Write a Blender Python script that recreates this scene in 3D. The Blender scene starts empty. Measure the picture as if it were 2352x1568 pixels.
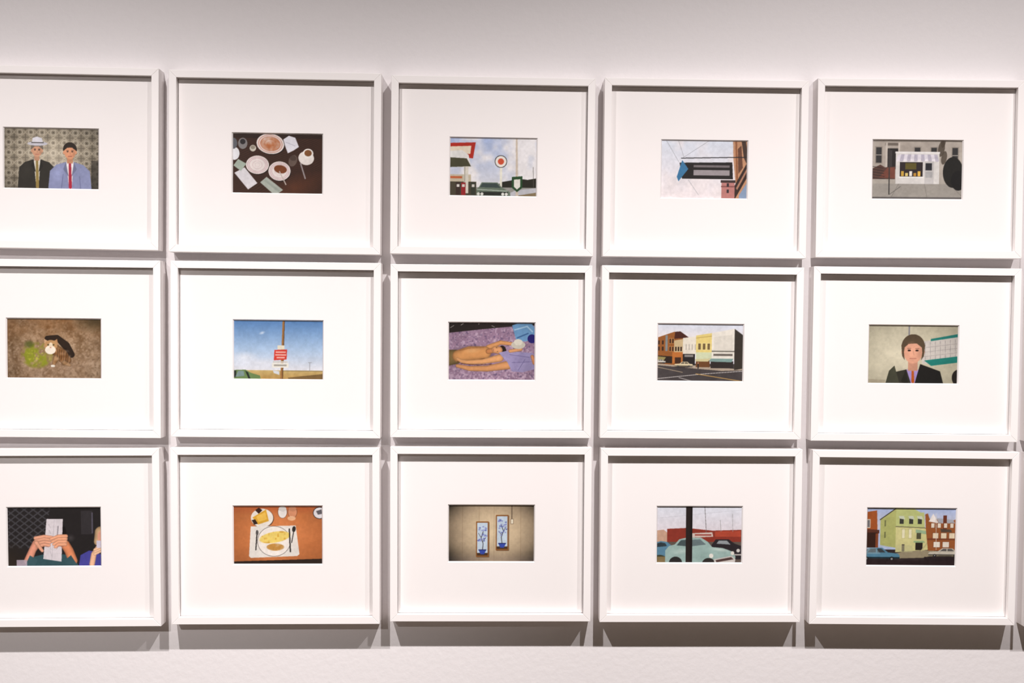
import bpy, bmesh, math, random
import numpy as np
from mathutils import Matrix, Vector

# ------------------------------------------------------------------ camera, world, lights, exposure
scn = bpy.context.scene
COL = scn.collection
EYE = 1.55                      # camera height above the floor
DIST = 1.95                     # camera to wall
FPX, PITCH, YAW, ROLL, PCX, PCY = 3023.23, -0.0435325, -0.0281482, -0.0072317, 1219.25, 877.31

cam_data = bpy.data.cameras.new('camera')
cam = bpy.data.objects.new('camera', cam_data)
COL.objects.link(cam)
cam_data.sensor_fit = 'HORIZONTAL'
cam_data.sensor_width = 36.0
cam_data.lens = FPX / 2352 * 36.0
cam_data.shift_x = (1176 - PCX) / 2352
cam_data.shift_y = (PCY - 784) / 2352
cam_data.clip_start = 0.05
R = Matrix.Rotation(YAW, 4, 'Z') @ Matrix.Rotation(PITCH, 4, 'X') @ Matrix.Rotation(ROLL, 4, 'Y')
cam.matrix_world = Matrix.Translation((0, -DIST, EYE)) @ R @ Matrix.Rotation(math.pi / 2, 4, 'X')
scn.camera = cam

world = bpy.data.worlds.new('gallery_air')
scn.world = world
world.use_nodes = True
wb = world.node_tree.nodes['Background']
wb.inputs['Color'].default_value = (1.0, 0.93, 0.82, 1)
wb.inputs['Strength'].default_value = 0.022

def spot(name, loc, target, watts, size, blend=1.0, radius=0.02, color=(1, 0.955, 0.945)):
    d = bpy.data.lights.new(name, 'SPOT')
    d.energy = watts
    d.spot_size = math.radians(size)
    d.spot_blend = blend
    d.shadow_soft_size = radius
    d.color = color
    o = bpy.data.objects.new(name, d)
    COL.objects.link(o)
    o.location = loc
    o.rotation_euler = (Vector(target) - Vector(loc)).to_track_quat('-Z', 'Y').to_euler()
    return o

LZ = EYE + 1.12                 # height of the ceiling track
spot('track_spot', (-0.62, -1.09, LZ), (-0.72, -0.95, 0.6), 126, 140)
spot('track_spot', (0.41, -1.09, LZ), (0.46, -0.95, 0.6), 128, 140)
spot('track_spot', (1.10, -1.09, LZ), (1.10, -0.95, 0.6), 98, 140)
spot('far_track_spot', (-1.20, -3.20, LZ), (-0.85, 0, EYE - 0.38), 150, 32)

scn.view_settings.view_transform = 'Standard'
scn.view_settings.look = 'None'
scn.view_settings.gamma = 1.0
scn.view_settings.use_curve_mapping = False
scn.view_settings.exposure = 0.0

# ------------------------------------------------------------------ materials
def new_mat(name):
    m = bpy.data.materials.new(name)
    m.use_nodes = True
    nt = m.node_tree
    return m, nt, nt.nodes['Principled BSDF']

def plain(name, col, rough, spec=0.3, bump=0.0, scale=200.0, detail=3.0, vary=0.0, dist=0.001):
    m, nt, b = new_mat(name)
    b.inputs['Roughness'].default_value = rough
    b.inputs['Specular IOR Level'].default_value = spec
    b.inputs['Base Color'].default_value = (*col, 1)
    tc = nt.nodes.new('ShaderNodeTexCoord')
    nz = nt.nodes.new('ShaderNodeTexNoise')
    nz.inputs['Scale'].default_value = scale
    nz.inputs['Detail'].default_value = detail
    nt.links.new(tc.outputs['Object'], nz.inputs['Vector'])
    if vary:
        mx = nt.nodes.new('ShaderNodeMix')
        mx.data_type = 'RGBA'
        mx.inputs[6].default_value = (*[c * (1 - vary) for c in col], 1)
        mx.inputs[7].default_value = (*[min(1, c * (1 + vary)) for c in col], 1)
        nt.links.new(nz.outputs['Fac'], mx.inputs[0])
        nt.links.new(mx.outputs[2], b.inputs['Base Color'])
    if bump:
        bp = nt.nodes.new('ShaderNodeBump')
        bp.inputs['Strength'].default_value = bump
        bp.inputs['Distance'].default_value = dist
        nt.links.new(nz.outputs['Fac'], bp.inputs['Height'])
        nt.links.new(bp.outputs['Normal'], b.inputs['Normal'])
    return m

M_WALL = plain('wall_paint', (0.79, 0.752, 0.758), 0.65, 0.25, bump=0.35, scale=110, detail=4, vary=0.012, dist=0.0012)
M_FLOOR = plain('floor_boards', (0.24, 0.19, 0.145), 0.5, 0.3, bump=0.1, scale=6, detail=6, vary=0.08)
M_CEIL = plain('ceiling_paint', (0.55, 0.54, 0.53), 0.8, 0.2, bump=0.1, scale=60)
M_FRAME = plain('white_lacquered_wood', (0.905, 0.862, 0.851), 0.38, 0.35, bump=0.04, scale=90, dist=0.0003)
M_MAT = plain('mat_board', (0.875, 0.833, 0.822), 0.9, 0.1, bump=0.05, scale=900, dist=0.0002, vary=0.006)
M_CORE = plain('mat_core', (0.86, 0.82, 0.81), 0.85, 0.1, bump=0.04, scale=900, dist=0.0002)
M_BACK = plain('backing_board', (0.45, 0.36, 0.26), 0.85, 0.1, bump=0.08, scale=120, vary=0.05)

M_PRINT, nt, b = new_mat('photo_paper')
at = nt.nodes.new('ShaderNodeAttribute')
at.attribute_name = 'ink'
nt.links.new(at.outputs['Color'], b.inputs['Base Color'])
b.inputs['Roughness'].default_value = 0.45
b.inputs['Specular IOR Level'].default_value = 0.2

M_GLASS = bpy.data.materials.new('clear_glazing')
M_GLASS.use_nodes = True
nt = M_GLASS.node_tree
nt.nodes.remove(nt.nodes['Principled BSDF'])
tr = nt.nodes.new('ShaderNodeBsdfTransparent')
gl = nt.nodes.new('ShaderNodeBsdfGlossy')
gl.inputs['Roughness'].default_value = 0.0
lw = nt.nodes.new('ShaderNodeLayerWeight')
pw5 = nt.nodes.new('ShaderNodeMath')
pw5.operation = 'POWER'
pw5.inputs[1].default_value = 5.0
nt.links.new(lw.outputs['Facing'], pw5.inputs[0])
fr = nt.nodes.new('ShaderNodeMath')
fr.operation = 'MULTIPLY_ADD'           # Schlick: 0.008 + 0.99 * facing^5 on each face of the sheet
fr.inputs[1].default_value = 0.98
fr.inputs[2].default_value = 0.008
nt.links.new(pw5.outputs[0], fr.inputs[0])
mx = nt.nodes.new('ShaderNodeMixShader')
nt.links.new(fr.outputs[0], mx.inputs[0])
nt.links.new(tr.outputs[0], mx.inputs[1])
nt.links.new(gl.outputs[0], mx.inputs[2])
nt.links.new(mx.outputs[0], nt.nodes['Material Output'].inputs['Surface'])

# ------------------------------------------------------------------ mesh helpers
def link(name, verts, faces, mat, parent=None, bevel=0.0, smooth=False):
    me = bpy.data.meshes.new(name)
    me.from_pydata(verts, [], faces)
    me.materials.append(mat)
    o = bpy.data.objects.new(name, me)
    COL.objects.link(o)
    if parent:
        o.parent = parent
    if bevel:
        md = o.modifiers.new('edge', 'BEVEL')
        md.width = bevel
        md.segments = 2
        md.limit_method = 'ANGLE'
    return o

def box(name, lo, hi, mat, parent=None, bevel=0.0):
    (x0, y0, z0), (x1, y1, z1) = lo, hi
    v = [(x0, y0, z0), (x1, y0, z0), (x1, y1, z0), (x0, y1, z0), (x0, y0, z1), (x1, y0, z1), (x1, y1, z1), (x0, y1, z1)]
    f = [(0, 3, 2, 1), (4, 5, 6, 7), (0, 1, 5, 4), (1, 2, 6, 5), (2, 3, 7, 6), (3, 0, 4, 7)]
    return link(name, v, f, mat, parent, bevel)

def tag(o, label, cat, group=None, kind=None):
    o['label'] = label
    o['category'] = cat
    if group:
        o['group'] = group
    if kind:
        o['kind'] = kind

# ------------------------------------------------------------------ the room
w = box('wall_back', (-4.0, 0.0, 0.0), (4.0, 0.15, 3.2), M_WALL)
tag(w, 'pale pinkish grey painted gallery wall behind the frames', 'wall', kind='structure')
w = box('floor', (-4.0, -6.0, -0.10), (4.0, 0.15, 0.0), M_FLOOR)
tag(w, 'brown gallery floor below the picture wall', 'floor', kind='structure')
w = box('ceiling', (-4.0, -6.0, 3.2), (4.0, 0.15, 3.3), M_CEIL)
tag(w, 'painted gallery ceiling above the picture wall', 'ceiling', kind='structure')

# ------------------------------------------------------------------ the photographic prints: a small painter in numpy
PW, PH, SS = 200, 134, 2        # print raster and supersampling
YY, XX = np.mgrid[0:PH * SS, 0:PW * SS].astype(np.float32)
XX = (XX + 0.5) / SS
YY = (YY + 0.5) / SS

class Canvas:
    def __init__(self, col, seed=1):
        self.a = np.empty((PH * SS, PW * SS, 3), np.float32)
        self.a[:] = np.array(col, np.float32)
        self.r = np.random.RandomState(seed)

    def _put(self, mask, col, alpha=1.0):
        m = (mask.astype(np.float32) * alpha)[..., None]
        self.a = self.a * (1 - m) + np.array(col, np.float32) * m

    def grad(self, y0, c0, y1, c1, x0=0, x1=PW):
        t = np.clip((YY - y0) / (y1 - y0), 0, 1)[..., None]
        g = np.array(c0, np.float32) * (1 - t) + np.array(c1, np.float32) * t
        m = ((YY >= y0) & (YY < y1) & (XX >= x0) & (XX < x1))[..., None]
        self.a = np.where(m, g, self.a)

    def rect(self, x0, y0, x1, y1, col, alpha=1.0):
        self._put((XX >= x0) & (XX < x1) & (YY >= y0) & (YY < y1), col, alpha)

    def inside(self, pts):
        m = np.zeros(XX.shape, bool)
        n = len(pts)
        for i in range(n):
            ax, ay = pts[i]
            bx, by = pts[(i + 1) % n]
            if ay == by:
                continue
            c = ((ay > YY) != (by > YY)) & (XX < (bx - ax) * (YY - ay) / (by - ay) + ax)
            m ^= c
        return m

    def poly(self, pts, col, alpha=1.0):
        self._put(self.inside(pts), col, alpha)

    def oval(self, cx, cy, rx, ry, rot=0.0):
        c, s = math.cos(math.radians(rot)), math.sin(math.radians(rot))
        u = (XX - cx) * c + (YY - cy) * s
        v = -(XX - cx) * s + (YY - cy) * c
        return (u / rx) ** 2 + (v / ry) ** 2

    def ell(self, cx, cy, rx, ry, col, rot=0.0, alpha=1.0, soft=0.0):
        q = self.oval(cx, cy, rx, ry, rot)
        if soft:
            self._put(np.clip((1 - np.sqrt(q)) / soft, 0, 1), col, alpha)
        else:
            self._put(q <= 1, col, alpha)

    def line(self, pts, wd, col, alpha=1.0):
        m = np.zeros(XX.shape, bool)
        for (ax, ay), (bx, by) in zip(pts[:-1], pts[1:]):
            dx, dy = bx - ax, by - ay
            L = dx * dx + dy * dy + 1e-9
            t = np.clip(((XX - ax) * dx + (YY - ay) * dy) / L, 0, 1)
            m |= (XX - ax - t * dx) ** 2 + (YY - ay - t * dy) ** 2 <= (wd / 2) ** 2
        self._put(m, col, alpha)

    def limb(self, pts, col, shade=0.42):
        """a tapering chain: (x, y, radius) per joint, rounded by a darker rim"""
        best = np.full(XX.shape, 9.0, np.float32)
        for (ax, ay, ar), (bx, by, br) in zip(pts[:-1], pts[1:]):
            dx, dy = bx - ax, by - ay
            L = dx * dx + dy * dy + 1e-9
            t = np.clip(((XX - ax) * dx + (YY - ay) * dy) / L, 0, 1)
            q = np.sqrt((XX - ax - t * dx) ** 2 + (YY - ay - t * dy) ** 2) / (ar + (br - ar) * t)
            best = np.minimum(best, q)
        m = np.clip((1 - best) * 12, 0, 1)[..., None]
        k = (1.06 - shade * np.clip(best, 0, 1) ** 3)[..., None]
        self.a = self.a * (1 - m) + np.array(col, np.float32) * k * m

    def field(self, cell):
        """smooth random field in 0..1 with blobs about `cell` units wide"""
        h, wd = int(PH / cell) + 3, int(PW / cell) + 3
        g = self.r.rand(h, wd).astype(np.float32)
        fx, fy = XX / cell, YY / cell
        ix, iy = fx.astype(int), fy.astype(int)
        tx, ty = fx - ix, fy - iy
        tx, ty = tx * tx * (3 - 2 * tx), ty * ty * (3 - 2 * ty)
        return (g[iy, ix] * (1 - tx) * (1 - ty) + g[iy, ix + 1] * tx * (1 - ty)
                + g[iy + 1, ix] * (1 - tx) * ty + g[iy + 1, ix + 1] * tx * ty)

    def fractal(self, cell):
        return (self.field(cell) * 4 + self.field(cell / 2) * 2 + self.field(cell / 4)) / 7

    def mottle(self, amp, cell, mask=None, octaves=True):
        f = (self.fractal(cell) if octaves else self.field(cell)) - 0.5
        d = f[..., None] * 2 * amp
        if mask is not None:
            d = d * mask[..., None]
        self.a = self.a + d

    def blend(self, mask, col):
        m = np.clip(mask, 0, 1)[..., None]
        self.a = self.a * (1 - m) + np.array(col, np.float32) * m

    def vignette(self, amt, cx=100, cy=67, p=2.0):
        q = ((XX - cx) / 110) ** 2 + ((YY - cy) / 80) ** 2
        self.a = self.a * (1 - amt * np.clip(q, 0, 2)[..., None] ** (p / 2) / 2)

    def done(self):
        """film softness and grain, then linear light"""
        g = (self.fractal(22) - .5) * 12 + (self.field(5) - .5) * 9 + (self.r.rand(*XX.shape).astype(np.float32) - .5) * 16
        self.a = self.a * (1 + g[..., None] / 150)
        p = np.pad(self.a, ((1, 1), (1, 1), (0, 0)), mode='edge')
        self.a = (p[:-2, 1:-1] + p[2:, 1:-1] + p[1:-1, :-2] + p[1:-1, 2:] + 2 * self.a) / 6
        a = np.clip(self.a, 0, 255).reshape(PH, SS, PW, SS, 3).mean(axis=(1, 3)) / 255.0
        return np.where(a <= 0.04045, a / 12.92, ((a + 0.055) / 1.055) ** 2.4) * 0.89

def windows(c, x0, y0, nx, ny, dx, dy, wd, ht, glass, trim=None):
    for j in range(ny):
        for i in range(nx):
            x, y = x0 + i * dx, y0 + j * dy
            if trim:
                c.rect(x - 1, y - 1, x + wd + 1, y + ht + 1, trim)
            c.rect(x, y, x + wd, y + ht, glass)

def sedan(c, x, y, L, H, body, glass, flip=1, dark=None):
    """a generic parked car seen from the side; (x, y) is the ground under its middle"""
    def P(u, v):
        return (x + flip * u * L, y - v * H)
    dark = dark or [k * 0.35 for k in body]
    c.ell(x, y - 0.02 * H, L * 0.52, H * 0.10, (35, 30, 30), alpha=0.8)
    c.poly([P(-.50, .18), P(-.50, .55), P(-.33, .62), P(-.22, .98), P(.08, 1.0), P(.22, .64), P(.46, .56), P(.50, .40), P(.50, .18)], body)
    c.poly([P(-.28, .64), P(-.19, .92), P(-.07, .93), P(-.07, .64)], glass)
    c.poly([P(-.04, .64), P(-.04, .93), P(.06, .93), P(.16, .64)], glass)
    c.poly([P(-.50, .18), P(-.50, .30), P(.50, .30), P(.50, .18)], dark)
    for u in (-.30, .31):
        q = P(u, .16)
        c.ell(q[0], q[1], H * .17, H * .17, (28, 26, 26))
        c.ell(q[0], q[1], H * .08, H * .08, (150, 150, 150))

def figure(c, x, head_y, hr, suit, shirt, tie, skin, hair, spread=34, bottom=134):
    """a generic half-length figure in a jacket"""
    sh = head_y + hr * 1.9
    c.poly([(x - spread, bottom), (x - spread * .92, sh + hr * 1.2), (x - spread * .62, sh + 3), (x - hr * .6, sh - 3),
            (x + hr * .6, sh - 3), (x + spread * .62, sh + 3), (x + spread * .92, sh + hr * 1.2), (x + spread, bottom)], suit)
    c.poly([(x - hr * .55, sh - 3), (x + hr * .55, sh - 3), (x + hr * .25, bottom), (x - hr * .1, bottom)], shirt)
    c.poly([(x - 2.5, sh), (x + 2.5, sh), (x + 4.2, bottom - 6), (x + 1, bottom), (x - 2.5, bottom - 6)], tie)
    c.rect(x - hr * .42, head_y + hr * .6, x + hr * .42, sh, [k * .9 for k in skin])
    c.ell(x, head_y - hr * .25, hr * 1.03, hr * 1.12, hair)
    c.ell(x, head_y + hr * .12, hr * .84, hr * 1.12, skin)
    c.ell(x - hr * .86, head_y + hr * .2, hr * .16, hr * .28, skin)
    c.ell(x + hr * .86, head_y + hr * .2, hr * .16, hr * .28, skin)
    c.poly([(x - hr * .86, head_y - hr * .1), (x - hr * .7, head_y - hr * 1.0), (x + hr * .7, head_y - hr * 1.0), (x + hr * .86, head_y - hr * .1), (x + hr * .3, head_y - hr * .55), (x - hr * .4, head_y - hr * .5)], hair)
    c.ell(x - hr * .15, head_y + hr * .1, hr * .6, hr * .9, [min(255, k * 1.1) for k in skin], 0, .6, 1.0)
    c.ell(x + hr * .62, head_y + hr * .35, hr * .28, hr * .75, [k * .78 for k in skin], 0, .6, 1.0)
    c.ell(x - spread * .55, sh + hr * 1.6, spread * .4, hr * 2.2, [min(255, k * 1.25 + 6) for k in suit], 12, .45, 1.0)
    c.poly([(x - hr * .6, sh - 3), (x - hr * .2, sh + hr * 2.0), (x - hr * 1.0, sh + hr * .9)], [k * .82 for k in suit])
    c.poly([(x + hr * .6, sh - 3), (x + hr * .25, sh + hr * 2.0), (x + hr * 1.0, sh + hr * .9)], [k * .82 for k in suit])
    for s in (-1, 1):
        c.ell(x + s * hr * .34, head_y + hr * .08, hr * .15, hr * .09, (60, 42, 38))
        c.line([(x + s * hr * .2, head_y - hr * .1), (x + s * hr * .5, head_y - hr * .1)], 1.0, (80, 55, 45))
    c.line([(x, head_y + hr * .15), (x + hr * .08, head_y + hr * .5)], 0.8, [k * .8 for k in skin])
    c.line([(x - hr * .28, head_y + hr * .8), (x + hr * .28, head_y + hr * .8)], 1.1, (165, 90, 80))

def paint_two_suits():
    c = Canvas((150, 138, 118), 3)
    u = np.abs(((XX + YY * 1.05) / 23) % 1 - .5)
    v = np.abs(((XX - YY * 1.05) / 23) % 1 - .5)
    c.blend(((u < .06) | (v < .06)) * .75, (205, 192, 168))
    gx, gy = (XX % 23) - 11.5, (YY % 21.9) - 10.95
    rr = np.sqrt(gx ** 2 + gy ** 2)
    c.blend((np.abs(rr - 5.5) < 1.1) * .8, (222, 210, 188))
    c.blend((rr < 1.6) * .9, (70, 62, 52))
    gx, gy = ((XX + 11.5) % 23) - 11.5, ((YY + 10.95) % 21.9) - 10.95
    c.blend(((np.abs(gx) < 1) | (np.abs(gy) < 1)) * (np.abs(gx) + np.abs(gy) < 7) * .6, (82, 74, 62))
    c.ell(100, 60, 95, 70, (235, 225, 205), alpha=.45, soft=1.0)
    c.vignette(.55, 95, 60)
    c.rect(182, 70, 200, 134, (40, 36, 30), .6)
    figure(c, 70, 48, 12.5, (48, 44, 38), (228, 222, 210), (150, 128, 70), (214, 160, 128), (120, 108, 96), 40)
    c.ell(71, 35, 21, 4.5, (205, 203, 212))
    c.poly([(59, 35), (61, 23), (70, 20), (80, 23), (83, 35)], (222, 220, 228))
    c.line([(59, 33), (83, 33)], 2, (60, 54, 52))
    figure(c, 138, 50, 14, (140, 146, 182), (240, 236, 236), (176, 40, 62), (222, 156, 118), (44, 34, 26), 45)
    c.line([(120, 134), (124, 100)], 1, (98, 102, 140))
    c.line([(160, 134), (158, 104)], 1, (98, 102, 140))
    return c.done()

def plate(c, x, y, rx, ry, rot=0, ring=(196, 160, 166)):
    c.ell(x + 1.5, y + 2, rx, ry, (25, 14, 10), rot, .7)
    c.ell(x, y, rx, ry, (232, 222, 218), rot)
    for k, al in ((.9, .55), (.75, .6), (.45, .5), (.22, .7)):
        q = c.oval(x, y, rx * k, ry * k, rot)
        c._put((q <= 1) & (q > .80), ring, al)

def paint_crockery():
    c = Canvas((52, 33, 26), 5)
    st = c.field(26)
    grain = np.sin((YY + XX * .42 + st * 9) * 1.5) * .5 + .5
    c.blend(grain * .30, (104, 62, 40))
    c.ell(140, 118, 70, 30, (112, 62, 38), -20, .55, 1.0)
    c.rect(0, 0, 200, 12, (34, 24, 21), .5)
    plate(c, 84, 24, 30, 22, 8, (190, 120, 96))
    c.blend((c.oval(84, 24, 22, 15, 8) < 1) * c.fractal(9) * 1.1, (176, 96, 50))
    plate(c, 56, 70, 25, 20, 0)
    plate(c, 104, 83, 24, 21, 0)
    c.ell(106, 79, 14, 9, (122, 66, 36), 10)
    c.line([(104, 84), (118, 112)], 2.2, (196, 184, 176))
    c.poly([(112, 14), (124, 6), (138, 10), (146, 30), (134, 38), (122, 44), (116, 28)], (226, 224, 232))
    c.line([(118, 20), (138, 28)], 1, (170, 168, 182))
    c.ell(162, 54, 17, 15, (228, 220, 214), 10)
    c.ell(166, 44, 11.5, 10.5, (238, 232, 226))
    c.ell(166, 43, 8, 7, (130, 84, 48))
    c.line([(150, 66), (160, 98)], 3, (150, 140, 140))
    c.ell(133, 60, 9, 13, (150, 140, 132), 20, .45)
    c.ell(133, 54, 7.5, 6, (60, 44, 38), 20, .6)
    c.poly([(6, 88), (28, 76), (56, 110), (36, 124)], (222, 218, 222))
    c.poly([(4, 72), (14, 58), (32, 68), (20, 84)], (168, 180, 166))
    c.poly([(62, 108), (76, 96), (112, 124), (98, 134), (92, 134)], (172, 178, 168))
    c.line([(74, 104), (102, 126)], 5, (140, 150, 140), .5)
    c.ell(24, 24, 10, 12, (150, 150, 152), 0, .8)
    c.ell(24, 20, 6, 6, (44, 40, 42))
    c.ell(6, 46, 11, 14, (232, 232, 236))
    c.ell(4, 24, 8, 12, (96, 98, 104))
    c.ell(46, 34, 7, 7, (206, 200, 186))
    c.ell(46, 32, 5, 4, (150, 142, 126))
    return c.done()

def clouds(c, y0, y1, top, bot, white, dens, seed_cell=46):
    c.grad(y0, top, y1, bot)
    f = c.fractal(seed_cell)
    c.blend(np.clip((f - .42) * 4.5, 0, 1) * dens * (YY < y1), white)

def paint_roadside():
    c = Canvas((200, 205, 220), 7)
    clouds(c, 0, 112, (170, 186, 222), (214, 214, 220), (236, 232, 232), .95)
    c.poly([(105, 112), (118, 100), (140, 96), (160, 92), (178, 94), (200, 90), (200, 116), (105, 116)], (44, 42, 34))
    c.rect(0, 112, 200, 134, (150, 148, 142))
    c.poly([(120, 134), (150, 118), (200, 112), (200, 122), (160, 134)], (186, 186, 192))
    c.poly([(130, 134), (200, 122), (200, 134)], (128, 112, 84))
    c.rect(0, 84, 50, 112, (196, 184, 160))
    c.rect(2, 88, 30, 93, (190, 100, 60))
    c.rect(0, 100, 62, 134, (74, 68, 54))
    c.poly([(0, 14), (60, 12), (54, 48), (0, 44)], (176, 48, 36))
    c.poly([(0, 22), (50, 20), (48, 38), (0, 36)], (226, 212, 190))
    c.poly([(0, 32), (30, 30), (44, 40), (50, 68), (0, 68)], (226, 224, 220))
    c.poly([(0, 46), (40, 48), (50, 66), (0, 68)], (74, 72, 52))
    c.rect(34, 66, 44, 126, (216, 210, 196))
    c.line([(36, 66), (36, 126)], 1.4, (110, 104, 92))
    for x, col in ((16, (60, 46, 40)), (28, (150, 40, 44)), (50, (56, 60, 50))):
        c.rect(x, 102, x + 10, 130, col)
        c.rect(x + 2, 106, x + 8, 112, (214, 208, 200))
    c.rect(115, 66, 120, 116, (232, 228, 212))
    c.ell(117, 54, 14, 14, (58, 58, 54))
    c.ell(117, 54, 12.4, 12.4, (232, 226, 218))
    c.ell(117, 54, 7, 7, (206, 84, 56))
    c.poly([(150, 0), (154, 0), (157, 134), (151, 134)], (206, 192, 176))
    c.poly([(142, 88), (166, 86), (166, 112), (154, 122), (142, 112)], (44, 76, 46))
    c.poly([(147, 94), (161, 93), (161, 110), (154, 116), (147, 110)], (228, 224, 214))
    c.line([(190, 66), (191, 112)], 1, (90, 84, 80))
    # parked car seen from the front
    c.poly([(62, 134), (62, 118), (68, 112), (74, 101), (110, 101), (120, 112), (138, 122), (140, 134)], (104, 118, 102))
    c.poly([(70, 112), (76, 103), (108, 103), (117, 113)], (62, 74, 72))
    c.line([(64, 117), (132, 120)], 1.5, (186, 196, 184))
    c.rect(70, 122, 134, 130, (44, 46, 42))
    for x in (67, 75, 122, 130):
        c.ell(x, 127, 3.4, 3.4, (216, 216, 208))
    return c.done()

def paint_hanging_board():
    c = Canvas((226, 226, 236), 9)
    clouds(c, 0, 134, (220, 226, 238), (238, 228, 230), (244, 234, 234), .7)
    for p in ([(12, 0), (42, 50)], [(40, 0), (54, 40)], [(50, 42), (114, 0)], [(64, 90), (88, 124)]):
        c.line(p, .7, (150, 150, 156))
    c.poly([(165, 0), (200, 0), (200, 134), (172, 134), (172, 100), (166, 40)], (196, 146, 112))
    c.poly([(184, 0), (194, 0), (200, 40), (200, 60), (190, 40)], (74, 58, 50))
    c.poly([(176, 20), (184, 12), (188, 62), (178, 76)], (110, 74, 58))
    c.poly([(170, 2), (174, 2), (178, 100), (174, 104)], (150, 96, 66))
    c.poly([(200, 46), (200, 80), (170, 134), (154, 134), (172, 98)], (62, 48, 44))
    c.poly([(200, 58), (200, 66), (176, 112), (173, 108)], (176, 128, 104))
    c.poly([(200, 92), (200, 134), (180, 134), (180, 124)], (140, 160, 188))
    c.rect(140, 92, 170, 134, (190, 128, 122))
    c.rect(138, 90, 172, 96, (70, 56, 54))
    c.rect(139, 103, 170, 106, (140, 88, 84))
    windows(c, 152, 97, 1, 2, 0, 14, 5, 8, (60, 52, 56))
    c.line([(48, 42), (200, 38)], 2.0, (46, 44, 46))
    c.poly([(44, 52), (164, 50), (166, 88), (50, 88)], (44, 40, 40))
    c.poly([(50, 46), (64, 66), (42, 94), (38, 84)], (66, 122, 164))
    c.rect(76, 57, 158, 62, (120, 112, 114))
    c.rect(76, 68, 158, 80, (196, 186, 190), .75)
    return c.done()

def paint_corner_kiosk():
    c = Canvas((176, 166, 156), 11)
    c.mottle(14, 20)
    for x in (8, 92, 128, 174):
        c.rect(x, 16, x + 16, 54, (150, 140, 130))
        c.rect(x + 2, 18, x + 14, 52, (58, 56, 56))
        c.rect(x + 2, 34, x + 14, 35.5, (180, 172, 164))
    c.rect(0, 0, 200, 5, (120, 112, 104))
    c.rect(30, 8, 62, 14, (116, 106, 98))
    for x in (31, 58):
        c.rect(x, 8, x + 4, 70, (198, 188, 178))
    c.rect(35, 20, 58, 66, (46, 42, 42))
    c.rect(37, 24, 45, 60, (64, 60, 60))
    c.poly([(0, 66), (20, 56), (30, 62), (52, 60), (52, 96), (0, 96)], (92, 66, 58))
    c.poly([(18, 84), (36, 62), (52, 62), (52, 86)], (120, 72, 60))
    for k in range(5):
        c.line([(2, 60 + k * 6), (26 + k, 64 + k * 6)], 1.2, (48, 40, 40))
    for x, y, r in ((152, 20, 12), (158, 40, 10), (156, 6, 8)):
        c.ell(x, y, r * .6, r * 1.5, (74, 64, 54), 10, .8)
    c.rect(0, 96, 200, 134, (158, 152, 144))
    c.rect(0, 88, 200, 98, (172, 164, 154))
    for x in (60, 116, 172):
        c.line([(x, 98), (x + (x - 100) * .4, 128)], .8, (120, 114, 108))
    c.grad(127, (104, 100, 98), 134, (64, 60, 60))
    c.ell(178, 72, 22, 34, (40, 38, 36))
    c.ell(190, 90, 16, 22, (34, 32, 32))
    # kiosk
    c.rect(53, 28, 148, 98, (216, 212, 208))
    c.rect(52, 27, 149, 31, (236, 232, 230))
    c.poly([(58, 33), (143, 33), (147, 46), (54, 46)], (222, 216, 224))
    for k in range(12):
        if k % 2:
            c.poly([(58 + k * 7.1, 33), (65 + k * 7.1, 33), (61.7 + k * 7.75, 46), (54 + k * 7.75, 46)], (184, 178, 192))
        c.ell(57.8 + k * 7.75, 46, 3.8, 3.2, (236, 230, 236) if k % 2 == 0 else (190, 184, 196))
    c.rect(62, 50, 112, 82, (52, 44, 46))
    for k, col in enumerate(((200, 160, 70), (220, 196, 120), (235, 230, 222), (190, 140, 60), (226, 180, 80))):
        c.rect(65 + k * 9, 70 + (k % 2) * 4, 71 + k * 9, 81, col)
    c.rect(74, 52, 98, 66, (96, 86, 44))
    c.rect(60, 82, 114, 84.5, (240, 238, 234))
    c.rect(116, 48, 136, 98, (196, 192, 190))
    c.rect(118, 52, 132, 68, (48, 48, 54))
    c.rect(118, 71, 133, 84, (172, 170, 170))
    c.rect(38, 20, 40.5, 122, (64, 60, 58))
    c.line([(40, 122), (64, 104)], 1, (90, 86, 82))
    return c.done()

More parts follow.
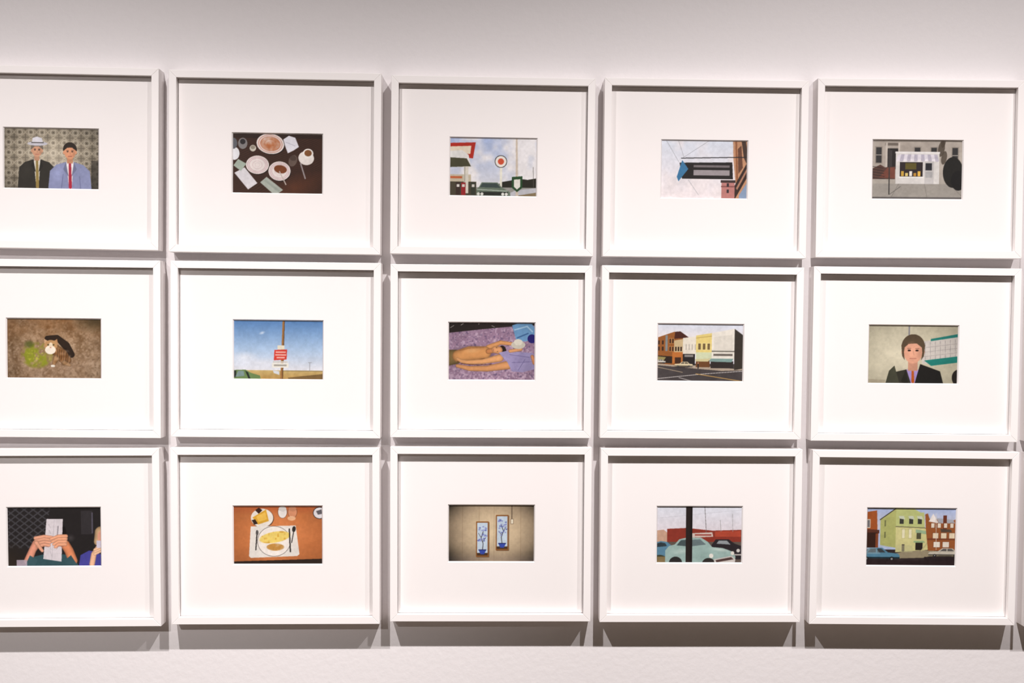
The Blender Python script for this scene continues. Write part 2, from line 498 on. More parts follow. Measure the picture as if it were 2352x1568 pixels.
def paint_cat():
    c = Canvas((158, 128, 98), 13)
    c.mottle(40, 22)
    c.mottle(30, 5)
    c.blend(np.clip((c.field(3.2) - .6) * 3, 0, 1) * .5, (206, 178, 150))
    c.blend(np.clip((c.field(3.0) - .65) * 3, 0, 1) * .5, (104, 76, 52))
    c.blend(np.clip(1 - YY / 60, 0, 1) * .55 * c.fractal(30) * 1.6, (140, 84, 34))
    c.ell(185, 5, 50, 32, (72, 62, 36), 0, .8, 1.0)
    c.ell(100, 105, 90, 50, (196, 166, 146), 0, .35, 1.0)
    g = np.clip((1.2 - c.oval(64, 82, 32, 28)) * 2, 0, 1) * np.clip((c.fractal(9) - .25) * 3.0, 0, 1)
    c.blend(g, (142, 146, 40))
    c.ell(48, 58, 13, 10, (84, 90, 36), 0, .8, .6)
    c.blend(np.clip(1 - c.oval(66, 86, 30, 24), 0, 1) * np.clip((c.field(3) - .6) * 4, 0, 1), (190, 190, 70))
    # shadow, then a small tabby
    c.limb([(86, 45, 6), (106, 43, 6), (124, 60, 9), (136, 80, 7)], (44, 30, 20), .2)
    c.limb([(102, 68, 11), (114, 80, 14), (124, 92, 12)], (146, 104, 66))
    c.limb([(104, 88, 7), (100, 98, 4.5), (98, 105, 3)], (160, 122, 84))
    c.limb([(122, 98, 6), (132, 103, 3.4)], (172, 136, 100))
    c.mottle(34, 6, (c.oval(115, 84, 20, 20) < 1).astype(np.float32), False)
    for k in range(6):
        c.line([(105 + k * 5, 66 + k * 2.6), (108 + k * 4, 76 + k * 3), (106 + k * 4.5, 86 + k * 2)], 1.5, (72, 48, 30), .7)
    c.ell(97, 105, 4.5, 2.6, (236, 228, 214))
    c.poly([(80, 58), (79, 46), (89, 52)], (206, 166, 128))
    c.poly([(98, 52), (106, 46), (108, 58)], (190, 140, 96))
    c.ell(93, 60, 13.5, 11.5, (190, 146, 98))
    c.ell(92, 70, 11, 9.5, (244, 232, 214))
    c.ell(93, 60, 4, 6, (238, 218, 190))
    for x in (87.5, 98.5):
        c.ell(x, 59, 1.9, 1.5, (64, 60, 30))
    c.ell(92.5, 65, 1.6, 1.1, (190, 110, 100))
    c.vignette(.35)
    return c.done()

def paint_prairie():
    c = Canvas((200, 210, 226), 15)
    c.grad(0, (84, 126, 178), 66, (170, 194, 222))
    c.grad(66, (170, 194, 222), 112, (222, 222, 228))
    c.ell(26, 84, 34, 14, (224, 226, 232), 0, .8, 1.0)
    c.ell(64, 30, 8, 4, (226, 232, 240), -20, .8, 1.0)
    c.ell(60, 96, 80, 12, (226, 226, 232), 0, .6, 1.0)
    c.grad(112, (196, 170, 112), 134, (176, 138, 76))
    c.mottle(12, 10, (YY > 112).astype(np.float32))
    c.poly([(120, 128), (200, 119), (200, 134), (126, 134)], (104, 80, 48), .8)
    c.rect(110, 112, 200, 114, (150, 130, 84))
    c.rect(168, 94, 169.2, 114, (140, 136, 140))
    c.rect(165, 94, 173, 95, (140, 136, 140))
    c.poly([(109, 0), (114, 0), (110, 134), (104, 134)], (156, 110, 62))
    c.poly([(112.5, 0), (114, 0), (110, 134), (108, 134)], (98, 66, 38))
    c.rect(98, 57, 113, 66, (226, 218, 196))
    c.poly([(91, 67), (119, 66), (118, 88), (90, 90)], (206, 62, 50))
    for y, a in ((72, 22), (78, 24), (84, 18)):
        c.rect(105 - a / 2, y - 1.4, 105 + a / 2, y + 1.4, (238, 204, 194), .8)
    c.rect(88, 92, 120, 95, (204, 198, 188))
    c.rect(86, 96, 122, 106, (232, 228, 216))
    c.rect(90, 99, 118, 103, (120, 116, 110), .6)
    c.poly([(88, 112), (102, 114), (102, 122), (90, 118)], (206, 210, 214))
    c.poly([(0, 112), (28, 111), (40, 118), (60, 124), (62, 134), (0, 134)], (104, 130, 80))
    c.poly([(0, 114), (8, 113), (8, 128), (0, 128)], (42, 48, 44))
    c.poly([(12, 114), (24, 114), (26, 125), (6, 127)], (120, 142, 140))
    c.poly([(27, 113), (34, 117), (40, 134), (36, 134)], (40, 46, 40))
    return c.done()

def paint_blanket():
    c = Canvas((158, 128, 152), 17)
    c.mottle(20, 18)
    f = c.field(3.4)
    c.blend(np.clip((f - .62) * 4, 0, 1) * .7, (206, 182, 200))
    f = c.field(3.0)
    c.blend(np.clip((f - .66) * 4, 0, 1) * .7, (92, 76, 110))
    c.blend(np.clip((YY - 95) / 30, 0, 1) * np.clip((c.field(4) - .45) * 3, 0, 1) * .6, (226, 200, 218))
    c.poly([(0, 0), (200, 0), (200, 8), (150, 10), (70, 18), (0, 26)], (46, 38, 36))
    for p in ([(6, 14), (14, 9)], [(30, 8), (36, 4)], [(70, 6), (72, 3)], [(100, 9), (106, 12)]):
        c.line(p, 1, (190, 184, 178))
    c.poly([(146, 8), (164, 2), (190, 4), (200, 16), (200, 34), (178, 44), (156, 44)], (112, 158, 200))
    c.line([(152, 18), (180, 10), (192, 22)], 3, (170, 204, 230))
    c.line([(158, 36), (182, 26)], 3, (66, 104, 152))
    c.ell(191, 38, 10, 10, (40, 34, 110))
    # first figure lying down, seen from above
    c.ell(60, 74, 60, 24, (60, 44, 52), 0, .55, .5)
    c.limb([(92, 58, 6), (120, 47, 5), (148, 50, 4)], (206, 146, 94))
    c.limb([(0, 82, 19), (18, 80, 17)], (128, 106, 66))
    c.limb([(24, 78, 14), (50, 72, 17), (84, 70, 15)], (206, 146, 90))
    c.ell(56, 66, 22, 7, (232, 182, 126), -4, .6, .9)
    c.line([(26, 66), (50, 60), (82, 58)], .9, (150, 96, 58))
    c.limb([(92, 67, 6), (102, 65, 6)], (190, 126, 78))
    c.ell(124, 65, 9, 11.5, (42, 30, 26), -8)
    c.limb([(108, 63, 8.5), (116, 64, 9)], (212, 152, 104))
    c.line([(110, 58), (112, 59)], 1.2, (70, 44, 34))
    c.line([(112, 67), (114, 67)], 1.2, (70, 44, 34))
    c.line([(104, 62), (104, 66)], 1.2, (160, 84, 70))
    c.line([(22, 91), (60, 88), (84, 83)], 1.6, (92, 54, 34))
    # second figure: legs and a lilac garment
    c.limb([(22, 84, 3), (30, 89, 4), (44, 92, 5), (80, 90, 6), (118, 82, 9)], (216, 158, 106))
    c.limb([(22, 100, 4), (50, 106, 6), (90, 106, 7), (136, 98, 10)], (208, 148, 98))
    c.line([(30, 95), (66, 98), (100, 96)], 1.4, (104, 62, 42))
    c.poly([(116, 70), (132, 66), (192, 70), (200, 76), (200, 106), (170, 114), (146, 112), (136, 92)], (156, 146, 186))
    c.mottle(16, 14, c.inside([(116, 70), (132, 66), (192, 70), (200, 76), (200, 106), (170, 114), (146, 112), (136, 92)]).astype(np.float32))
    for p in ([(140, 74), (186, 80)], [(146, 92), (190, 90)], [(160, 110), (176, 84)]):
        c.line(p, 1.2, (112, 102, 146))
    c.limb([(197, 92, 5), (192, 78, 4)], (198, 136, 96))
    c.limb([(142, 66, 4), (166, 62, 4)], (208, 150, 104))
    c.ell(160, 52, 16, 9, (206, 200, 184))
    c.ell(160, 46, 10, 7, (224, 218, 202))
    c.vignette(.25)
    return c.done()

def paint_main_street():
    c = Canvas((224, 222, 228), 19)
    c.grad(0, (212, 218, 232), 40, (232, 224, 222))
    c.rect(0, 92, 200, 134, (72, 66, 66))
    c.mottle(8, 16, (YY > 92).astype(np.float32))
    c.poly([(0, 90), (90, 96), (178, 103), (200, 101), (200, 106), (150, 108), (0, 96)], (176, 160, 142))
    c.poly([(0, 34), (40, 20), (54, 20), (72, 34), (72, 98), (0, 92)], (150, 92, 48))
    c.poly([(42, 20), (54, 19), (74, 33), (40, 36)], (74, 40, 32))
    c.rect(20, 28, 25, 64, (130, 136, 136))
    windows(c, 3, 40, 2, 2, 9, 14, 4, 9, (62, 42, 32))
    windows(c, 29, 36, 2, 2, 6, 18, 4, 10, (70, 44, 32), (186, 132, 80))
    c.poly([(40, 40), (62, 36), (62, 68), (40, 68)], (204, 180, 138))
    windows(c, 42, 54, 3, 1, 6, 0, 4, 10, (70, 54, 44))
    c.poly([(60, 34), (92, 30), (92, 70), (60, 70)], (228, 220, 204))
    windows(c, 66, 48, 4, 1, 7, 0, 3, 13, (190, 182, 170))
    c.poly([(90, 28), (127, 22), (127, 66), (90, 66)], (226, 204, 126))
    c.line([(90, 34), (127, 29)], 1.4, (186, 160, 88))
    windows(c, 95, 46, 3, 1, 10.5, 0, 6, 14, (116, 96, 62), (238, 222, 160))
    c.rect(90, 66, 126, 82, (206, 212, 176))
    c.poly([(126, 22), (178, 12), (178, 82), (126, 80)], (232, 226, 214))
    c.poly([(131, 32), (173, 25), (174, 60), (131, 62)], (220, 214, 202))
    c.rect(126, 62, 178, 65, (120, 116, 106))
    c.rect(130, 69, 174, 74, (70, 62, 56), .75)
    c.poly([(178, 12), (200, 28), (200, 102), (178, 106)], (58, 52, 46))
    c.poly([(36, 66), (60, 66), (60, 92), (36, 92)], (186, 112, 56))
    c.rect(42, 78, 56, 92, (70, 46, 34))
    c.poly([(0, 74), (36, 76), (36, 92), (0, 90)], (50, 40, 34))
    c.poly([(2, 76), (22, 78), (16, 86), (0, 84)], (150, 140, 90))
    c.rect(60, 70, 88, 96, (46, 42, 42))
    c.rect(64, 72, 84, 77, (210, 204, 198), .6)
    c.rect(90, 84, 122, 100, (110, 72, 44))
    c.poly([(88, 82), (124, 80), (118, 87), (90, 87)], (206, 196, 150))
    c.rect(124, 86, 176, 102, (52, 46, 44))
    c.poly([(124, 80), (176, 80), (172, 88), (120, 87)], (128, 158, 152))
    sedan(c, 62, 100, 42, 12, (222, 206, 170), (100, 90, 76), -1)
    sedan(c, 8, 92, 26, 9, (210, 206, 196), (90, 84, 78), -1)
    c.rect(94, 92, 97, 103, (50, 44, 44))
    c.ell(95.5, 90.5, 1.6, 1.8, (190, 140, 110))
    c.line([(0, 127), (110, 115), (200, 108)], 1.2, (206, 200, 196))
    c.line([(90, 115), (200, 132)], 1.4, (206, 164, 96))
    c.line([(52, 124), (90, 134)], 1.1, (206, 200, 196))
    c.line([(0, 100), (60, 112)], 1.0, (190, 170, 140))
    return c.done()

def paint_office_portrait():
    c = Canvas((206, 198, 172), 21)
    c.mottle(6, 40)
    c.ell(70, 60, 90, 70, (224, 216, 192), 0, .6, 1.0)
    c.rect(89, 0, 92, 24, (140, 138, 146))
    c.poly([(118, 38), (200, 26), (200, 80), (120, 88)], (214, 206, 198))
    for k in range(7):
        c.line([(126 + k * 11, 40 - k * 1.2), (127 + k * 11, 78 - k)], .8, (150, 144, 144))
    for k in range(3):
        c.line([(122, 52 + k * 10), (198, 42 + k * 10)], .7, (160, 152, 150))
    c.poly([(138, 32), (200, 20), (200, 27), (138, 37)], (44, 130, 120))
    c.poly([(124, 80), (200, 70), (200, 84), (140, 92)], (40, 134, 122))
    c.poly([(0, 122), (40, 124), (40, 134), (0, 134)], (186, 176, 150))
    figure(c, 100, 56, 25, (52, 50, 42), (170, 150, 206), (190, 92, 36), (226, 166, 138), (92, 76, 58), 64)
    c.poly([(76, 70), (74, 46), (84, 28), (80, 62), (82, 80)], (92, 76, 58))
    c.poly([(124, 70), (126, 46), (116, 28), (120, 62), (118, 80)], (92, 76, 58))
    c.poly([(104, 134), (116, 88), (160, 104), (168, 134)], (36, 34, 32))
    c.poly([(40, 134), (48, 104), (60, 92), (72, 134)], (72, 72, 58))
    c.ell(200, 118, 14, 18, (44, 38, 34))
    c.vignette(.3, 90, 70)
    return c.done()

def paint_paper_reader():
    c = Canvas((38, 34, 34), 23)
    u = np.abs(((XX * .8 + YY) / 15) % 1 - .5)
    v = np.abs(((XX * .8 - YY) / 15) % 1 - .5)
    m = ((u < .12) | (v < .12)) & (XX < 92 - YY * .15)
    c.blend(m * .45 * (YY < 92), (104, 104, 112))
    c.ell(0, 134, 60, 60, (46, 38, 32), 0, .9, .6)
    c.rect(156, 10, 180, 62, (52, 48, 50))
    c.rect(178, 14, 181, 60, (84, 80, 92))
    c.ell(134, 70, 10, 10, (96, 90, 92), 0, .5, 1.0)
    c.ell(112, 60, 13, 22, (24, 20, 20))
    c.poly([(40, 134), (52, 112), (76, 106), (120, 106), (138, 112), (152, 134)], (54, 84, 90))
    c.poly([(84, 28), (118, 28), (114, 122), (76, 116)], (220, 212, 216))
    for k in range(6):
        c.line([(88 + k * .6, 40 + k * 12), (92 + k * .2, 48 + k * 12)], .8, (176, 168, 174))
    c.line([(100, 30), (94, 118)], 1, (186, 178, 184))
    c.line([(108, 44), (106, 66)], 2.4, (150, 142, 148))
    skin = (226, 162, 132)
    dk = (168, 104, 82)
    c.limb([(44, 120, 9), (54, 96, 8), (62, 82, 9)], (222, 150, 124))
    c.limb([(138, 120, 10), (130, 98, 10), (122, 84, 10)], (220, 138, 96))
    for k in range(4):
        c.limb([(60 + k * 1.5, 70 + k * 6, 4.2), (78, 66 + k * 6, 3.6), (95 - k * 2, 68 + k * 6, 3)], skin)
        c.line([(64, 74 + k * 6), (80, 70 + k * 6), (94 - k * 2, 72 + k * 6)], .9, dk)
    for k in range(4):
        c.limb([(124 - k * .6, 66 + k * 6, 4.4), (108, 66 + k * 6, 3.8), (92 + k * 3, 72 + k * 6, 3)], (230, 164, 128))
        c.line([(120, 70 + k * 6), (108, 70 + k * 6), (95 + k * 3, 76 + k * 6)], .9, dk)
    c.limb([(62, 80, 5), (74, 98, 3.4)], skin)
    c.poly([(36, 134), (48, 108), (64, 118), (58, 134)], (62, 92, 98))
    c.poly([(150, 134), (134, 108), (120, 120), (128, 134)], (58, 88, 94))
    c.rect(20, 118, 42, 134, (186, 172, 186), .85)
    # second person at the edge
    c.limb([(198, 58, 14), (192, 78, 10)], (196, 162, 122))
    c.ell(200, 68, 10, 15, (224, 160, 134))
    c.poly([(150, 134), (154, 108), (172, 98), (184, 100), (200, 108), (200, 134)], (72, 70, 150))
    c.limb([(178, 128, 6), (182, 106, 6), (190, 92, 5)], (230, 180, 146))
    for k in range(3):
        c.limb([(184, 96 + k * 5, 3), (196, 90 + k * 5, 2.6)], (232, 186, 152))
    c.rect(188, 76, 200, 92, (206, 198, 214))
    return c.done()

def paint_breakfast():
    c = Canvas((206, 122, 70), 25)
    c.mottle(6, 30)
    c.ell(100, 60, 110, 80, (222, 140, 86), 0, .6, 1.0)
    c.vignette(.35)
    c.blend(np.clip(1 - YY / 22, 0, 1) * .5, (170, 70, 40))
    c.poly([(0, 126), (200, 120), (200, 134), (0, 134)], (46, 34, 28))
    c.ell(66, 30, 25, 21, (60, 44, 36), 0, .8)
    c.ell(65, 29, 24.5, 20.5, (232, 224, 214))
    c.poly([(50, 12), (58, 6), (66, 12), (58, 20)], (58, 36, 30))
    c.poly([(44, 28), (74, 10), (80, 36), (56, 44)], (216, 164, 56))
    c.poly([(52, 26), (72, 16), (76, 32), (58, 38)], (236, 190, 84))
    c.poly([(42, 34), (50, 32), (56, 42), (48, 44)], (52, 36, 30))
    for x, col in ((110, (230, 224, 218)), (132, (206, 140, 104))):
        c.ell(x, 16, 10.5, 14, (90, 60, 44), 0, .8)
        c.ell(x, 16, 9.5, 13.2, col)
        c.ell(x, 9, 8.5, 6, [k * .92 for k in col])
    c.ell(130, 30, 9, 5, (236, 190, 150), 0, .8)
    c.ell(192, 18, 15, 13.5, (58, 46, 44))
    c.ell(192, 18, 13.5, 12, (222, 218, 220))
    c.poly([(184, 14), (196, 10), (198, 20), (188, 22)], (96, 92, 96))
    c.poly([(40, 48), (139, 46), (147, 110), (142, 114), (40, 118), (36, 114)], (228, 222, 214))
    c.ell(91, 81, 36.5, 34, (90, 82, 78))
    c.ell(91, 81, 35.6, 33, (238, 230, 222))
    e = np.clip((1.15 - c.oval(93, 72, 34, 12, -10)) * 4, 0, 1) * np.clip(.55 + c.fractal(8), 0, 1)
    c.blend(e, (234, 206, 110))
    c.blend(e * np.clip((c.field(5) - .6) * 3, 0, 1), (210, 160, 60))
    c.blend(np.clip((1.15 - c.oval(94, 94, 19, 8)) * 4, 0, 1) * np.clip(.4 + c.fractal(6), 0, 1), (190, 138, 68))
    c.line([(54, 62), (53, 72), (51, 100)], 2.6, (44, 40, 40))
    c.ell(54, 62, 3, 6, (90, 86, 84))
    c.line([(125, 54), (127, 104)], 3, (52, 46, 44))
    c.line([(135, 56), (130, 84)], 2, (44, 40, 40))
    c.ell(135, 54, 4, 6.5, (50, 46, 44), 8)
    return c.done()

def paint_panels():
    c = Canvas((206, 182, 150), 27)
    c.blend(((XX * 1.0) % 2.2 < 1) * .10, (150, 122, 96))
    c.blend(((YY * 1.0) % 2.2 < 1) * .10, (150, 122, 96))
    c.ell(105, 62, 95, 75, (226, 206, 170), 0, .7, 1.0)
    for x in (34, 72, 106, 167):
        c.line([(x, 0), (x, 134)], .7, (168, 142, 112), .7)
    c.vignette(.95, 105, 62, 3.2)
    c.blend(np.clip((YY - 112) / 30, 0, 1) * .4, (180, 160, 150))
    c.rect(0, 0, 200, 2, (60, 46, 40), .7)
    c.rect(145.5, 0, 147.5, 34, (96, 80, 66))
    c.rect(143.5, 34, 150.5, 46, (120, 98, 78))
    c.rect(144.5, 35, 149.5, 45, (232, 222, 198))
    for (x0, y0, x1, y1, fl) in ((65, 40, 94, 121, 1), (110, 25, 139, 106, -1)):
        c.rect(x0 + 1.5, y0 + 1.5, x1 + 1.5, y1 + 1.5, (70, 50, 36), .6)
        c.rect(x0, y0, x1, y1, (140, 88, 42))
        c.rect(x0 + 2.5, y0 + 3, x1 - 2.5, y1 - 3, (196, 212, 226))
        c.rect(x0 + 2.5, y1 - 9, x1 - 2.5, y1 - 3, (74, 54, 40))
        mx_ = (x0 + x1) / 2
        c.line([(mx_, y1 - 14), (mx_ + 2 * fl, y1 - 30), (mx_ - 3 * fl, y1 - 44), (mx_ + 2 * fl, y1 - 58)], 1.5, (52, 44, 48))
        c.line([(mx_, y1 - 34), (mx_ + 8 * fl, y1 - 44)], 1, (52, 44, 48))
        c.line([(mx_ - 3 * fl, y1 - 44), (mx_ - 9 * fl, y1 - 54)], 1, (52, 44, 48))
        for k in range(22):
            t = c.r.rand()
            px, py = mx_ + (c.r.rand() - .5) * 20, y1 - 34 - t * 36
            c.ell(px, py, 2.2, 1.8, (140, 146, 200) if k % 3 else (98, 108, 176), 0, .85)
        c.poly([(mx_ - 9, y1 - 16), (mx_ + 9, y1 - 16), (mx_ + 6, y1 - 10), (mx_ + 4, y1 - 6), (mx_ - 4, y1 - 6), (mx_ - 6, y1 - 10)], (58, 78, 168))
        c.rect(mx_ - 9, y1 - 17, mx_ + 9, y1 - 15, (38, 44, 96))
    return c.done()

def paint_old_car():
    c = Canvas((222, 222, 232), 29)
    c.grad(0, (222, 226, 236), 60, (226, 218, 224))
    c.poly([(0, 58), (18, 56), (28, 64), (28, 84), (0, 84)], (198, 160, 136))
    c.poly([(26, 54), (72, 52), (130, 58), (196, 56), (200, 60), (200, 86), (26, 86)], (140, 56, 44))
    c.poly([(84, 64), (130, 62), (132, 72), (84, 74)], (212, 196, 186))
    c.rect(90, 66, 128, 70, (150, 60, 50), .8)
    c.poly([(136, 60), (200, 58), (200, 72), (136, 72)], (176, 74, 54))
    c.rect(196, 56, 200, 90, (80, 60, 54))
    c.rect(0, 84, 200, 134, (96, 84, 76))
    c.line([(0, 30), (200, 10)], .6, (190, 190, 198))
    c.line([(112, 0), (116, 62)], 1.2, (110, 104, 104))
    c.line([(148, 34), (150, 60)], 1, (150, 146, 146))
    c.line([(176, 20), (177, 60)], .9, (160, 156, 158))
    # dark car behind
    c.poly([(128, 92), (138, 78), (168, 78), (182, 88), (200, 94), (200, 124), (140, 124)], (46, 40, 44))
    c.poly([(140, 88), (145, 81), (164, 81), (172, 90)], (150, 156, 160))
    c.ell(190, 104, 4, 4, (210, 206, 200))
    c.rect(176, 112, 200, 115, (190, 184, 180))
    # blue car at the edge
    c.poly([(0, 86), (12, 82), (26, 84), (38, 94), (38, 116), (0, 118)], (92, 134, 158))
    c.poly([(2, 88), (12, 85), (22, 87), (26, 94), (2, 96)], (50, 60, 66))
    c.ell(10, 124, 14, 10, (60, 60, 40), 0, .9)
    c.rect(0, 118, 30, 134, (176, 146, 98), .6)
    # pale rounded saloon
    body = (158, 184, 178)
    c.poly([(22, 130), (22, 104), (30, 94), (44, 90), (54, 78), (72, 74), (104, 74), (120, 84), (130, 96), (154, 98), (176, 106), (184, 118), (182, 134), (30, 134)], body)
    c.poly([(48, 92), (58, 80), (70, 79), (70, 94)], (74, 88, 90))
    c.poly([(84, 79), (102, 78), (116, 90), (84, 94)], (106, 122, 124))
    c.ell(112, 118, 30, 18, (140, 166, 160), 0, .7, 1.0)
    c.ell(60, 106, 30, 8, (196, 214, 206), -4, .7, 1.0)
    c.ell(148, 102, 26, 5, (210, 224, 216), 8, .8, 1.0)
    c.ell(46, 132, 15, 14, (44, 42, 42))
    c.ell(122, 134, 15, 13, (48, 44, 42))
    c.ell(128, 116, 5, 5, (232, 228, 218))
    c.ell(177, 110, 4, 4.5, (232, 228, 218))
    c.poly([(134, 124), (176, 116), (184, 124), (182, 134), (136, 134)], (206, 200, 194))
    c.poly([(138, 126), (174, 119), (180, 124), (140, 131)], (84, 62, 58))
    c.rect(69, 0, 84, 134, (44, 36, 34))
    c.rect(79, 0, 84, 134, (34, 28, 28))
    return c.done()

def paint_green_house():
    c = Canvas((176, 190, 222), 31)
    c.grad(0, (166, 182, 220), 50, (206, 204, 212))
    c.rect(0, 96, 200, 134, (52, 42, 42))
    c.poly([(60, 106), (110, 96), (150, 98), (200, 104), (200, 112), (70, 116)], (150, 138, 112))
    c.poly([(0, 12), (24, 8), (26, 58), (0, 60)], (160, 84, 42))
    c.rect(2, 28, 10, 48, (206, 196, 178))
    c.rect(3.5, 30, 8.5, 46, (110, 108, 112))
    c.poly([(0, 50), (30, 52), (30, 60), (0, 58)], (92, 52, 40))
    c.rect(0, 58, 26, 92, (56, 34, 28))
    c.rect(0, 66, 3, 92, (140, 70, 44))
    c.rect(22, 60, 28, 92, (132, 70, 44))
    c.poly([(32, 28), (66, 4), (66, 92), (32, 86)], (178, 180, 112))
    for k in range(20):
        c.line([(32, 30 + k * 3.1), (66, 22 + k * 3.6)], .6, (146, 150, 90), .6)
    c.line([(31, 29), (66, 3)], 2, (66, 60, 54))
    c.poly([(66, 2), (90, 5), (104, 3), (120, 12), (128, 12), (130, 48), (66, 46)], (188, 194, 128))
    c.poly([(66, 44), (136, 46), (140, 96), (66, 102)], (208, 202, 142))
    c.line([(66, 44), (136, 47)], 2, (112, 108, 80))
    for x in (74, 95, 114):
        c.rect(x, 22, x + 9, 38, (60, 60, 54))
        c.poly([(x - 2, 20), (x + 9, 20), (x + 12, 28), (x, 26)], (204, 210, 186))
    windows(c, 80, 50, 2, 1, 15, 0, 6, 20, (226, 220, 186), (186, 180, 124))
    windows(c, 41, 30, 1, 2, 0, 26, 3, 14, (112, 114, 74))
    c.rect(80, 84, 86, 100, (70, 62, 60))
    c.poly([(110, 50), (138, 54), (144, 62), (110, 58)], (150, 176, 140))
    c.rect(112, 58, 122, 72, (84, 82, 60))
    c.poly([(106, 76), (128, 76), (132, 80), (106, 80)], (150, 176, 130))
    c.rect(110, 80, 126, 97, (44, 36, 32))
    c.line([(124, 98), (140, 74)], 3, (186, 178, 132))
    c.poly([(130, 16), (136, 14), (140, 26), (190, 30), (200, 26), (200, 98), (138, 98), (132, 48)], (152, 88, 48))
    c.poly([(138, 32), (148, 14), (160, 36)], (232, 224, 218))
    c.poly([(156, 24), (192, 28), (196, 36), (160, 36)], (166, 168, 176))
    c.rect(170, 18, 178, 54, (106, 54, 38))
    windows(c, 144, 36, 4, 1, 14, 0, 7, 10, (226, 214, 196), (124, 70, 42))
    windows(c, 148, 58, 3, 1, 18, 0, 12, 12, (226, 208, 178), (110, 62, 40))
    c.poly([(164, 48), (188, 50), (190, 56), (166, 56)], (84, 70, 58))
    c.rect(136, 70, 200, 74, (120, 66, 42))
    windows(c, 150, 78, 2, 1, 20, 0, 14, 12, (230, 220, 204), (120, 66, 42))
    c.line([(154, 14), (156, 96)], 1.2, (206, 200, 192))
    c.rect(66, 86, 104, 102, (190, 186, 140), .5)
    sedan(c, 176, 112, 74, 20, (196, 188, 172), (96, 92, 88), -1)
    c.grad(112, (44, 34, 36), 134, (36, 26, 28), 130, 200)
    sedan(c, 30, 122, 92, 30, (84, 130, 154), (60, 66, 70), 1)
    c.poly([(0, 92), (22, 92), (34, 106), (0, 106)], (150, 170, 176), .45)
    c.rect(0, 120, 200, 134, (44, 32, 34))
    c.mottle(5, 6, (YY > 110).astype(np.float32))
    return c.done()

def paint_dunes(seed, sky, land):
    c = Canvas(sky, seed)
    c.grad(0, [k * .9 for k in sky], 80, sky)
    c.poly([(0, 86), (60, 76), (130, 88), (200, 74), (200, 134), (0, 134)], land)
    c.poly([(0, 104), (80, 94), (200, 110), (200, 134), (0, 134)], [k * .8 for k in land])
    c.mottle(8, 12)
    return c.done()

def print_mesh(pix, wd, ht, yy):
    """a sheet of photo paper (thin slab) whose ink is stored per vertex"""
    h, n, _ = pix.shape
    xs = np.linspace(-wd / 2, wd / 2, n)
    zs = np.linspace(ht / 2, -ht / 2, h)
    gx, gz = np.meshgrid(xs, zs)
    co = np.stack([gx, np.full_like(gx, yy), gz], -1).reshape(-1, 3)
    idx = np.arange(h * n).reshape(h, n)
    quads = np.stack([idx[1:, :-1], idx[1:, 1:], idx[:-1, 1:], idx[:-1, :-1]], -1).reshape(-1, 4)
    me = bpy.data.meshes.new('print')
    me.vertices.add(len(co))
    me.vertices.foreach_set('co', co.astype(np.float32).ravel())
    me.loops.add(quads.size)
    me.loops.foreach_set('vertex_index', quads.ravel().astype(np.int32))
    me.polygons.add(len(quads))
    me.polygons.foreach_set('loop_start', np.arange(0, quads.size, 4, dtype=np.int32))
    me.update(calc_edges=True)
    ca = me.color_attributes.new('ink', 'FLOAT_COLOR', 'POINT')
    rgba = np.ones((h * n, 4), np.float32)
    rgba[:, :3] = pix.reshape(-1, 3)
    ca.data.foreach_set('color', rgba.ravel())
    me.materials.append(M_PRINT)
    me.validate()
    return me

# ------------------------------------------------------------------ the framed pictures
DEPTH = 0.030                   # frame depth from the wall
RAIL = 0.0106                   # face width of the moulding
SINK = 0.010                    # glazing and mat behind the face
MATT = 0.0022                   # mat thickness

def rail(parent, a, b, c, d, y0, y1):
    """mitred moulding: face quad a,b (outer) c,d (inner), front y0, back y1"""
    v = [(p[0], y0, p[1]) for p in (a, b, c, d)] + [(p[0], y1, p[1]) for p in (a, b, c, d)]
    f = [(0, 1, 2, 3), (7, 6, 5, 4), (0, 4, 5, 1), (1, 5, 6, 2), (2, 6, 7, 3), (3, 7, 4, 0)]
    o = link('rail', v, f, M_FRAME, parent, bevel=0.0005)
    bm = bmesh.new()
    bm.from_mesh(o.data)
    bmesh.ops.recalc_face_normals(bm, faces=bm.faces)
    bm.to_mesh(o.data)
    bm.free()
    return o

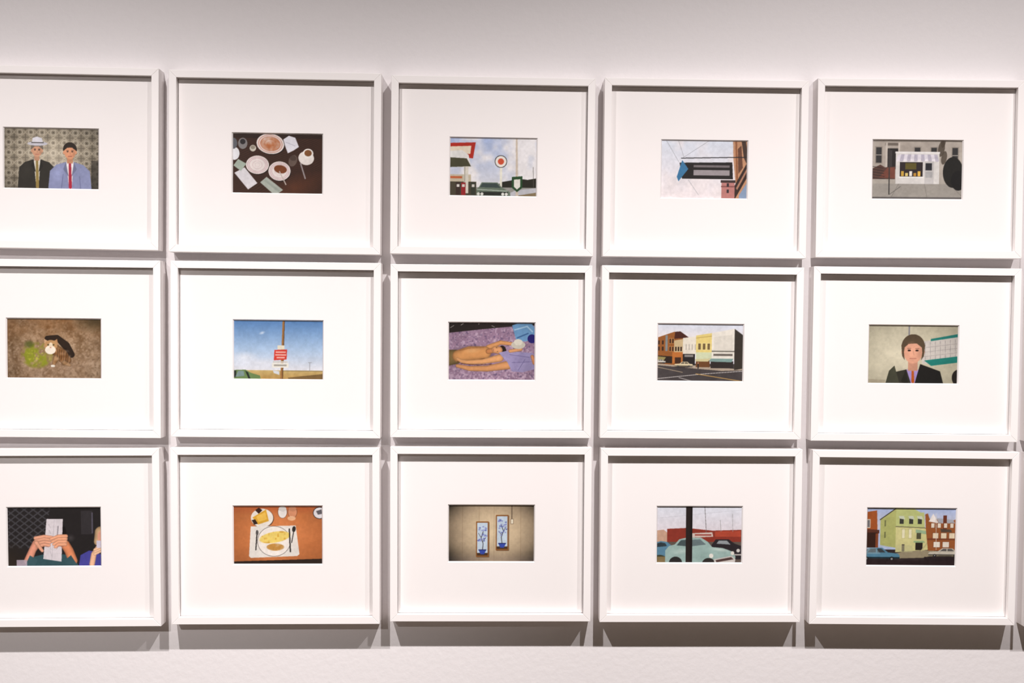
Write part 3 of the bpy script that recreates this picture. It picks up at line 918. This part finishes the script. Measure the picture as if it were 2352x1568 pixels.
def framed_picture(x, z, wd, ht, rot, pix, label, ox=0.0, oz=0.0, pw=0.1285, ph=0.0860):
    root = bpy.data.objects.new('picture_frame', None)
    COL.objects.link(root)
    root.location = (x, -0.0004, EYE + z)
    root.rotation_euler = (0, math.radians(-rot), 0)
    root.empty_display_size = 0.05
    tag(root, label, 'picture frame', 'white frames hung in three rows on the gallery wall')
    W2, H2 = wd / 2, ht / 2
    iw, ih = W2 - RAIL, H2 - RAIL
    O = [(-W2, H2), (W2, H2), (W2, -H2), (-W2, -H2)]
    I = [(-iw, ih), (iw, ih), (iw, -ih), (-iw, -ih)]
    for k in range(4):
        j = (k + 1) % 4
        rail(root, O[k], O[j], I[j], I[k], -DEPTH, 0.0)
    ym = -DEPTH + SINK
    # mat board with a bevelled window
    e = 0.0006
    po, pi_ = (iw - e, ih - e), None
    mo = [(-po[0], po[1]), (po[0], po[1]), (po[0], -po[1]), (-po[0], -po[1])]
    win = [(-pw / 2 + ox, ph / 2 + oz), (pw / 2 + ox, ph / 2 + oz), (pw / 2 + ox, -ph / 2 + oz), (-pw / 2 + ox, -ph / 2 + oz)]
    s = 0.0016
    win2 = [(win[0][0] + s, win[0][1] - s), (win[1][0] - s, win[1][1] - s), (win[2][0] - s, win[2][1] + s), (win[3][0] + s, win[3][1] + s)]
    v = [(p[0], ym, p[1]) for p in mo] + [(p[0], ym, p[1]) for p in win] + [(p[0], ym + MATT, p[1]) for p in win2] + [(p[0], ym + MATT, p[1]) for p in mo]
    f = []
    for k in range(4):
        j = (k + 1) % 4
        f.append((k, 4 + k, 4 + j, j))
        f.append((4 + k, 8 + k, 8 + j, 4 + j))
        f.append((8 + k, 12 + k, 12 + j, 8 + j))
        f.append((12 + k, k, j, 12 + j))
    m = link('mat', v, f, M_MAT, root)
    m.data.materials.append(M_CORE)
    for i, p in enumerate(m.data.polygons):
        if i % 4 == 1:
            p.material_index = 1
    bm = bmesh.new()
    bm.from_mesh(m.data)
    bmesh.ops.recalc_face_normals(bm, faces=bm.faces)
    bm.to_mesh(m.data)
    bm.free()
    # the print behind the window
    me = print_mesh(pix, pw + 0.0002, ph + 0.0002, ym + MATT + 0.0003)
    p = bpy.data.objects.new('print', me)
    COL.objects.link(p)
    p.parent = root
    p.location = (ox, 0, oz)
    # backing and glazing
    box('backing_board', (-iw + e, ym + MATT + 0.0010, -ih + e), (iw - e, ym + MATT + 0.0050, ih - e), M_BACK, root)
    box('glass_pane', (-iw + e, ym - 0.0024, -ih + e), (iw - e, ym - 0.0006, ih - e), M_GLASS, root)
    return root

PICTURES = [
    # x, z, width, height, rotation, painter, label
    (-0.6360, 0.2345, 0.3040, 0.2600, -0.45, paint_two_suits, 'white frame with a picture of two people in suits before patterned wallpaper'),
    (-0.3173, 0.2308, 0.3043, 0.2604, -0.30, paint_crockery, 'white frame with a picture of used plates and a cup on dark wood'),
    (-0.0034, 0.2290, 0.2950, 0.2563, -0.30, paint_roadside, 'white frame with a picture of a filling station, roadside signs and parked car'),
    (0.3067, 0.2288, 0.2979, 0.2578, -0.15, paint_hanging_board, 'white frame with a picture of a dark signboard hanging against pale sky'),
    (0.6217, 0.2317, 0.3052, 0.2595, 0.10, paint_corner_kiosk, 'white frame with a picture of a small white shop with striped awning'),
    (-0.6345, -0.0395, 0.3040, 0.2570, -0.15, paint_cat, 'white frame with a picture of a tabby kitten beside a green tuft'),
    (-0.3165, -0.0393, 0.3034, 0.2551, -0.18, paint_prairie, 'white frame with a picture of a red sign on a pole under blue sky'),
    (-0.0041, -0.0394, 0.2933, 0.2520, 0.03, paint_blanket, 'white frame with a picture of people lying on a pinkish blanket'),
    (0.3045, -0.0393, 0.2965, 0.2524, -0.20, paint_main_street, 'white frame with a picture of a street of brown, yellow and white buildings'),
    (0.6210, -0.0399, 0.3080, 0.2559, -0.15, paint_office_portrait, 'white frame with a picture of one person in dark jacket and orange tie'),
    (-0.6365, -0.3145, 0.3040, 0.2605, 0.40, paint_paper_reader, 'white frame with a dark picture of hands holding up a folded paper'),
    (-0.3174, -0.3111, 0.3035, 0.2591, 0.20, paint_breakfast, 'white frame with a picture of breakfast plates on an orange table'),
    (-0.0030, -0.3077, 0.2947, 0.2572, 0.05, paint_panels, 'white frame with a picture of two narrow plant panels on a beige wall'),
    (0.3065, -0.3087, 0.2975, 0.2566, 0.05, paint_old_car, 'white frame with a picture of a pale old car behind a black post'),
    (0.6234, -0.3113, 0.3078, 0.2585, -0.35, paint_green_house, 'white frame with a picture of a yellow-green house among brick houses'),
    (0.9450, 0.2340, 0.3050, 0.2600, 0.10, lambda: paint_dunes(41, (196, 202, 210), (150, 140, 120)), 'white frame hanging next to the frame of the striped awning shop picture'),
    (0.9430, -0.0400, 0.3060, 0.2560, -0.10, lambda: paint_dunes(43, (200, 190, 180), (120, 110, 100)), 'white frame hanging next to the frame of the orange tie portrait'),
    (0.9450, -0.3150, 0.3060, 0.2590, -0.30, lambda: paint_dunes(45, (180, 196, 214), (140, 130, 96)), 'white frame hanging next to the frame of the yellow-green house picture'),
]
WINDOWS = [(-0.0045, 0.1375, 0.0885), (0.0018, 0.1320, 0.0880), (0.0008, 0.1285, 0.0860), (-0.0006, 0.1285, 0.0860), (-0.0008, 0.1355, 0.0880)]   # mat windows vary a little
for i, (x, z, wd, ht, rot, painter, label) in enumerate(PICTURES):
    ox, pw, ph = WINDOWS[i % 5] if i < 15 else (0.0, 0.1355, 0.0880)
    framed_picture(x, z, wd, ht, rot, painter(), label, ox, 0.0, pw, ph)
